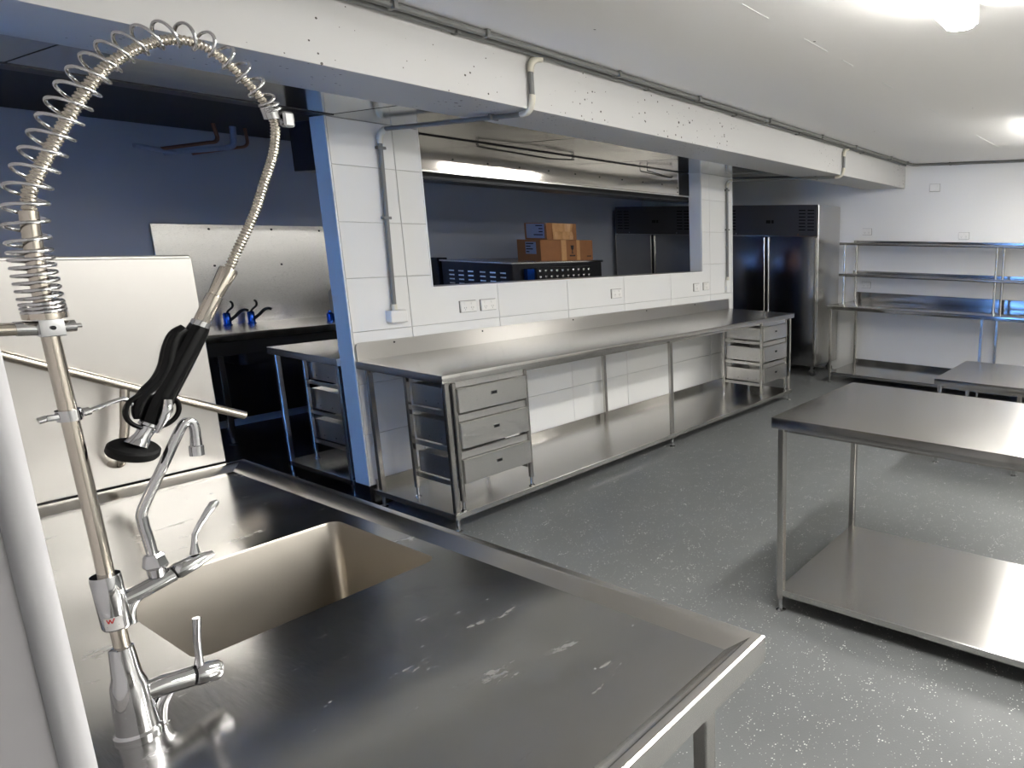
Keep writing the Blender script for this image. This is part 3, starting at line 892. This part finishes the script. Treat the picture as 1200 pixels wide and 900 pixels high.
# ================================================================== SINK BENCH
kx0, kx1, ky0, ky1, kz, dz = .10, .972, .60, 2.612, .90, .882
sx0, sx1, sy0, sy1 = .425, .876, 1.452, 1.888
t = thing('sink_bench', 'large stainless sink bench with raised rim in the left foreground', 'bench', (.54, 1.6, 0))
bm = NB()
outer = rounded(kx0 + .055, kx1 - .052, ky0 + .052, ky1 - .055, .006, 2)
inner = rounded(sx0, sx1, sy0, sy1, .028, 6)
def loop(pts, z):
    vs = [bm.verts.new((x, y, z)) for x, y in pts]
    es = [bm.edges.new((vs[k], vs[(k + 1) % len(vs)])) for k in range(len(vs))]
    return vs, es
ov, oe = loop(outer, dz); iv, ie = loop(inner, dz)
bmesh.ops.triangle_fill(bm, use_beauty=True, use_dissolve=False, edges=oe + ie)
part('deck', bm, DECK, t)
bm = NB()   # raised rim: slope, flat, rolled edge, apron
prof = [(.055, dz), (.024, kz - .002), (.018, kz), (.004, kz), (.0, kz - .004), (.0, kz - .055), (.012, kz - .055), (.012, kz - .012)]
rings = []
for off, z in prof:
    rings.append([bm.verts.new(p) for p in ((kx0 + off, ky0 + off, z), (kx1 - off, ky0 + off, z), (kx1 - off, ky1 - off, z), (kx0 + off, ky1 - off, z))])
for a, b in zip(rings, rings[1:]):
    for k in range(4): bm.faces.new((a[k], a[(k + 1) % 4], b[(k + 1) % 4], b[k]))
part('raised_rim', bm, RIM, t, smooth=20)
bm = NB()   # basin
rs = [(0, dz), (.003, dz - .006), (.006, dz - .22), (.02, dz - .262), (.05, dz - .272)]
rings = []
for off, z in rs:
    rings.append([bm.verts.new((x, y, z)) for x, y in rounded(sx0 + off, sx1 - off, sy0 + off, sy1 - off, max(.028 - off * .2, .016), 6)])
n = len(rings[0])
for a, b in zip(rings, rings[1:]):
    for k in range(n): bm.faces.new((a[k], a[(k + 1) % n], b[(k + 1) % n], b[k]))
bm.faces.new(rings[-1])
bn = part('basin', bm, BASIN, t)
part('waste', lathe(NB(), (.65, 1.67, dz - .272), (0, 0, 1), [(0, .045), (.004, .045), (.005, .03), (.002, .01)], 24), CHROME, bn)
for x in (kx0 + .08, kx1 - .122):
    for y in (ky0 + .055, ky1 - .1): post('leg', x, y, 0, kz - .05, t, s=.0155, foot_h=.06)

# upright splash panel at the end of the sink bench, with a slanting rail
t = thing('splash_panel', 'pale upright stainless panel behind the sink bench', 'panel', (.55, 2.63, .905))
part('sheet', B(.12, .927, 2.622, 2.634, .902, 1.552, bev=.002), SPLASH, t)
part('top_fold', B(.12, .925, 2.622, 2.668, 1.545, 1.558, bev=.003), STEEL, t)
t = thing('guide_rail', 'slanting round steel rail fixed in front of the pale panel', 'rail', (.7, 2.55, 1.1))
part('tube', tube(NB(), [(.10, 2.55, 1.540), (.968, 2.55, 1.056)], .0125, 18), PIPE, t)
part('support', tube(NB(), [(.706, 2.552, 1.200), (.691, 2.552, 1.086), (.672, 2.552, 1.0)] + arc3((.671, 2.552, .995), (.667, 2.552, .972), (.667, 2.622, .970)), .0105, 14), PIPE, t)

# ================================================================== PRE-RINSE TAP
Y = 1.307
SCALE = 0.78
def P(x, z, y=Y): return Vector((x, y, z))
t = thing('pre_rinse_tap', 'tall chrome pre-rinse tap with coiled spring hose and black spray gun', 'tap', (.303, Y, dz))
# lower mixer body
bm = NB()
lathe(bm, (.303, Y, dz), (0, 0, 1), [(0, .036), (.006, .036), (.010, .0315), (.05, .0295), (.085, .0265), (.10, .0215), (.135, .0185), (.145, .0175), (.147, .012)], 28)
lower = part('mixer_body', bm, CHROME, t)
bm = NB(); tube(bm, [(.31, Y, .944), (.335, Y, .942), (.372, Y, .935)], [.018, .0215, .0215], 24)
part('mixer_arm', bm, CHROME, lower)
bm = NB(); tube(bm, [(.3735, Y, .9347), (.3755, Y, .9343)], .019, 24)
part('joint_ring', bm, BLACKMAT, lower)
bm = NB(); tube(bm, [(.376, Y, .934), (.380, Y, .933), (.404, Y, .928), (.408, Y, .927)], [.0205, .0225, .0225, .019], 24)
part('cartridge_cap', bm, CHROME, lower)
bm = NB(); tube(bm, catmull([(.356, Y, .936), (.343, Y, .928), (.333, Y, .912), (.329, Y, .89), (.329, Y, dz)], 5), [.012] * 20 + [.0135], 18)
part('inlet_leg', bm, CHROME, lower)
bm = NB(); tube(bm, [(.384, Y, .948), (.386, Y, .962), (.3875, Y, .99), (.392, Y, 1.028)], [.0085, .006, .0066, .0072], 14)
part('lever', bm, CHROME, lower)
# riser
bm = NB(); tube(bm, [(.3045, Y, 1.0), (.3035, Y, 1.20), (.300, Y, 1.499), (.301, Y, 1.585), (.3045, Y, 1.655)], .0118, 24)
part('riser_pipe', bm, PIPE, t)
# upper mixer
bm = NB(); tube(bm, [(.3045, Y, 1.060), (.3045, Y, 1.064), (.3025, Y, 1.140), (.3025, Y, 1.144)], [.0195, .0215, .0215, .0205], 28)
up_ = part('riser_sleeve', bm, CHROME, t)
def curved(name, a0, a1, z0, z1, r, mat, lab=None):
    bm = NB(); n = 8
    A = [bm.verts.new((.3042 + r * math.cos(a0 + (a1 - a0) * k / n), Y + r * math.sin(a0 + (a1 - a0) * k / n), z0)) for k in range(n + 1)]
    Bv = [bm.verts.new((.3040 + r * math.cos(a0 + (a1 - a0) * k / n), Y + r * math.sin(a0 + (a1 - a0) * k / n), z1)) for k in range(n + 1)]
    for k in range(n): bm.faces.new((A[k], A[k + 1], Bv[k + 1], Bv[k]))
    return part(name, bm, mat, up_, lab)
RSL = .0215 * SCALE
A0 = math.radians(-150); A1 = math.radians(-80)
curved('sticker', A0, A1, 1.063, 1.083, RSL + .0003, CLEARST, 'small clear sticker with a red mark')
bm = NB()    # slanted red W shaped mark on the sticker
def on(a, z, r=RSL + .0006): return Vector((.3042 + r * math.cos(math.radians(a)), Y + r * math.sin(math.radians(a)), z))
zz = [(-136, 1.081), (-130, 1.0745), (-124, 1.081), (-118, 1.0745), (-108, 1.082)]
for (a, z), (b, z2) in zip(zz, zz[1:]):
    q = [on(a - 2.5, z), on(a + 2.5, z), on(b + 2.5, z2), on(b - 2.5, z2)]
    bm.faces.new([bm.verts.new(v) for v in q])
part('red_mark', bm, RED, up_)
bm = NB(); bm.faces.new([bm.verts.new(v) for v in (on(-140, 1.0695), on(-95, 1.0715), on(-95, 1.0707), on(-140, 1.0687))])
part('grey_line', bm, SLOT, up_)
bm = NB(); tube(bm, [(.312, Y, 1.098), (.335, Y, 1.102), (.374, Y, 1.113)], [.0135, .0150, .0158], 24)
part('valve_body', bm, CHROME, up_)
bm = NB(); tube(bm, catmull([(.338, Y, 1.098), (.326, Y, 1.090), (.320, Y, 1.075), (.319, Y, 1.058)], 5), .0085, 16)
part('valve_bracket', bm, CHROME, up_)
bm = NB(); tube(bm, [(.3745, Y, 1.1132), (.3765, Y, 1.1138)], .0135, 20)
part('joint_ring', bm, BLACKMAT, up_)
bm = NB(); tube(bm, [(.377, Y, 1.114), (.380, Y, 1.1148), (.402, Y, 1.121), (.420, Y, 1.1245), (.426, Y, 1.126)], [.0145, .0165, .0150, .0085, .006], 24)
part('valve_cap', bm, CHROME, up_)
# hex nut of the pot filler
bm = NB(); tube(bm, [(.3565, Y, 1.118), (.357, Y, 1.132)], [.013, .0145], 20)
tube(bm, [(.357, Y, 1.131), (.357, Y, 1.135), (.3565, Y, 1.150), (.3562, Y, 1.154)], [.0175, .0195, .0155, .0115], 6)
part('swivel_nut', bm, CHROME, t, smooth=15)
sp = catmull([(.3562, Y, 1.150), (.3545, Y, 1.181), (.3525, Y, 1.207), (.356, Y, 1.228), (.385, Y, 1.282), (.411, Y, 1.331), (.4205, Y, 1.3445), (.428, Y, 1.343), (.4305, Y, 1.333), (.430, Y, 1.318)], 6)
bm = NB(); tube(bm, sp, .0086, 18)
s_ = part('pot_filler_spout', bm, CHROME, t)
bm = NB(); tube(bm, [(.430, Y, 1.319), (.429, Y, 1.306), (.4288, Y, 1.305), (.428, Y, 1.290)], [.0088, .0095, .0118, .0118], 20)
part('aerator', bm, CHROME, s_)
bm = NB(); tube(bm, [(.404, Y, 1.134), (.4055, Y, 1.150), (.408, Y, 1.165), (.416, Y, 1.178), (.430, Y, 1.197), (.438, Y, 1.206), (.443, Y, 1.209)], [.0085, .0052, .005, .0055, .0075, .0085, .004], 14, sx=.75)
part('lever', bm, CHROME, up_)
# wall bracket at the top of the riser
bm = NB(); tube(bm, [(.085, Y, 1.512), (.284, Y, 1.5045)], .0108, 18)
wb = part('wall_bracket', bm, PIPE, t)
bm = NB(); tube(bm, [(.270, Y, 1.505), (.276, Y, 1.505), (.290, Y, 1.504)], [.0125, .0125, .0125], 18)
part('bracket_collar', bm, CHROME, wb)
bm = NB(); box(bm, .288, .312, Y - .017, Y + .012, 1.493, 1.5165, bev=.003, seg=2); cyl(bm, (.312, Y, 1.504), (.325, Y, 1.504), .010, seg=20); cyl(bm, (.324, Y, 1.504), (.331, Y, 1.504), .004, seg=12)
clp = part('bracket_clamp', bm, CHROME, t)
bm = NB(); cyl(bm, (.300, Y - .0171, 1.505), (.300, Y - .0195, 1.505), .0036, seg=12)
part('grub_screw', bm, DARKMET, clp)
part('spring_seat', tube(NB(), [(.2995, Y, 1.5165), (.2993, Y, 1.5245)], .0275, 28), PIPE, t)
# hose
hp = catmull([P(*p) for p in [(.3035, 1.630), (.307, 1.671), (.313, 1.688), (.329, 1.721), (.353, 1.767), (.377, 1.81), (.404, 1.848), (.43, 1.873), (.46, 1.894), (.49, 1.905), (.52, 1.902), (.545, 1.885), (.57, 1.858), (.587, 1.834), (.5945, 1.815), (.597, 1.798), (.589, 1.758), (.571, 1.712), (.549, 1.658), (.521, 1.604), (.504, 1.571)]], 8)
# resample evenly, corrugate
def resample(pts, step):
    out = [pts[0]]; acc = 0
    for a, b in zip(pts, pts[1:]):
        L = (b - a).length; d = step - acc
        while d <= L:
            out.append(a.lerp(b, d / L)); d += step
        acc = (acc + L) % step if L else acc
    return out
hs = resample(hp, .0013)
rad = []
nh = len(hs)
for k in range(nh):
    base = .0100 - .0012 * min(1, max(0, (k / nh - .30) / .25))
    rad.append(base * (1.0 if k % 4 in (1, 2) else .80))
part('flexible_hose', tube(NB(), hs, rad, 16), HOSE, t, smooth=60)
# spring: centre line slightly outside the hose on the bend
cl = [P(.2993, 1.524), P(.2985, 1.55), P(.2980, 1.587), P(.2990, 1.625), P(.302, 1.655)]
fr = frames(hp)
idx = [i for i in range(4, len(hp)) if hp[i].z > 1.672][::4]
for i in idx:
    k = (i - idx[0]) / len(hp)
    tt = fr[i][0]
    nrm = Vector((-tt.z, 0, tt.x))        # outward (up and left) side of the bend
    if i > 14 * 8: break
    cl.append(hp[i] + nrm * (.002 + .005 * math.sin(min(1, k / .72) * PI)))
cl = catmull(cl, 8)
cl = resample(cl, .0008)
CF = frames(cl, Vector((0, 1, 0)))
hel = []; hr = []
ang = 0.0
n = len(cl)
for i, (c, (tt, u, w)) in enumerate(zip(cl, CF)):
    s = i * .0008
    pitch = .0052 if s < .014 else (.0098 if s < .085 else (.020 + min(1, (s - .085) / .05) * .004))
    left = (n - i) * .0008
    if left < .016: pitch = .0062
    rr = .0198 - .0040 * min(1, max(0, (s - .30) / .22))
    if left < .03: rr = .0125
    steps = 3
    for q in range(steps):
        a = ang + 2 * PI * .0008 / pitch * q / steps
        cc = c.lerp(cl[min(n - 1, i + 1)], q / steps)
        hel.append(cc + (u * math.cos(a) + w * math.sin(a)) * rr)
    ang += 2 * PI * .0008 / pitch
part('spring', tube(NB(), hel, .0030, 8), CHROME, t, smooth=60)
ax = (P(.596, 1.801) - P(.589, 1.827)).normalized()
bm = NB(); box(bm, .606, .622, Y - .012, Y + .006, 1.802, 1.826, bev=.003); tube(bm, [P(.592, 1.827), P(.595, 1.812)], .0150, 20)
part('spring_clamp', bm, CHROME, t)
# ferrule, gun
d = (P(.433, 1.449) - P(.504, 1.571)).normalized()
bm = NB(); tube(bm, [P(.506, 1.575), P(.5045, 1.572), P(.483, 1.535), P(.4825, 1.534), P(.480, 1.530), P(.4605, 1.4945), P(.459, 1.492)], [.0145, .0158, .0118, .0136, .0136, .0136, .0118], 20)
part('hose_ferrule', bm, PIPE, t)
bm = NB(); tube(bm, [P(.461, 1.496), P(.457, 1.489)], [.0158, .0158], 20)
part('ferrule_ring', bm, CHROME, t)
gun = part('spray_handle', tube(NB(), catmull([P(.458, 1.490), P(.452, 1.479), P(.437, 1.453), P(.420, 1.424), P(.405, 1.398), P(.393, 1.374), P(.385, 1.358), P(.380, 1.349)], 4),
    [.0165, .0195, .020, .0195, .0185, .018, .0175, .0172] and [(.0165 + .004 * math.sin(k / 28 * PI)) for k in range(29)], 20, up0=Vector((0, 1, 0)), sx=.85), BLACKPL, t)
bm = NB()    # squeeze grip on the left side of the handle
tube(bm, catmull([P(.440, 1.487), P(.428, 1.478), P(.419, 1.458), P(.411, 1.432), P(.399, 1.412), P(.382, 1.396), P(.372, 1.378), P(.369, 1.362)], 4), [.006 + .0085 * math.sin(PI * (.12 + .88 * k / 28)) ** .6 for k in range(29)], 16, up0=Vector((0, 1, 0)), sx=.9)
part('squeeze_grip', bm, BLACKPL, gun)
bm = NB()    # hold-open ring
ring = [Vector((.3855 + .030 * math.cos(a) , Y - .004 + .010 * math.sin(a * 1.0) * 0, 1.372 + .027 * math.sin(a))) for a in [2 * PI * k / 36 for k in range(37)]]
tube(bm, ring, .0042, 10, caps=False)
part('hold_ring', bm, BLACKPL, gun)
bm = NB(); tube(bm, catmull([P(.400, 1.386, Y - .017), P(.396, 1.372, Y - .021), P(.388, 1.352, Y - .017), P(.383, 1.340, Y - .012)], 4), [.007, .0075, .008, .0085, .0085, .008, .0075, .007, .006, .005, .0045, .004, .004], 12)
part('trigger', bm, CHROME, gun)
dn = (P(.357, 1.316) - P(.380, 1.349)).normalized()
bm = NB(); lathe(bm, P(.3815, 1.352), dn, [(0, .017), (.004, .0175), (.006, .013), (.020, .0125), (.028, .016), (.034, .019)], 24)
part('spray_neck', bm, CHROME, gun)
dd = Vector((-.22, .30, -.93)).normalized()
bm = NB(); lathe(bm, P(.3605, 1.3255), dd, [(0, .018), (.002, .034), (.005, .0375), (.013, .038), (.016, .036), (.016, .030), (.013, .028)], 36)
hd = part('spray_head', bm, BLACKMAT, gun)
# hook that holds the gun
bm = NB(); box(bm, .279, .293, Y - .007, Y + .005, 1.379, 1.387, bev=.003, seg=2); tube(bm, [P(.272, 1.381), P(.281, 1.383)], .006, 12); tube(bm, [P(.3015, 1.376), P(.3012, 1.391)], .0165, 24); cyl(bm, (.315, Y, 1.384), (.322, Y, 1.385), .0075, seg=14)
hk = part('hook_clamp', bm, CHROME, t)
bm = NB(); tube(bm, catmull([P(.320, 1.3845), P(.336, 1.389), P(.349, 1.393), P(.358, 1.394), P(.364, 1.389), P(.368, 1.382)], 5), .0042, 12)
part('hook_arm', bm, CHROME, hk)
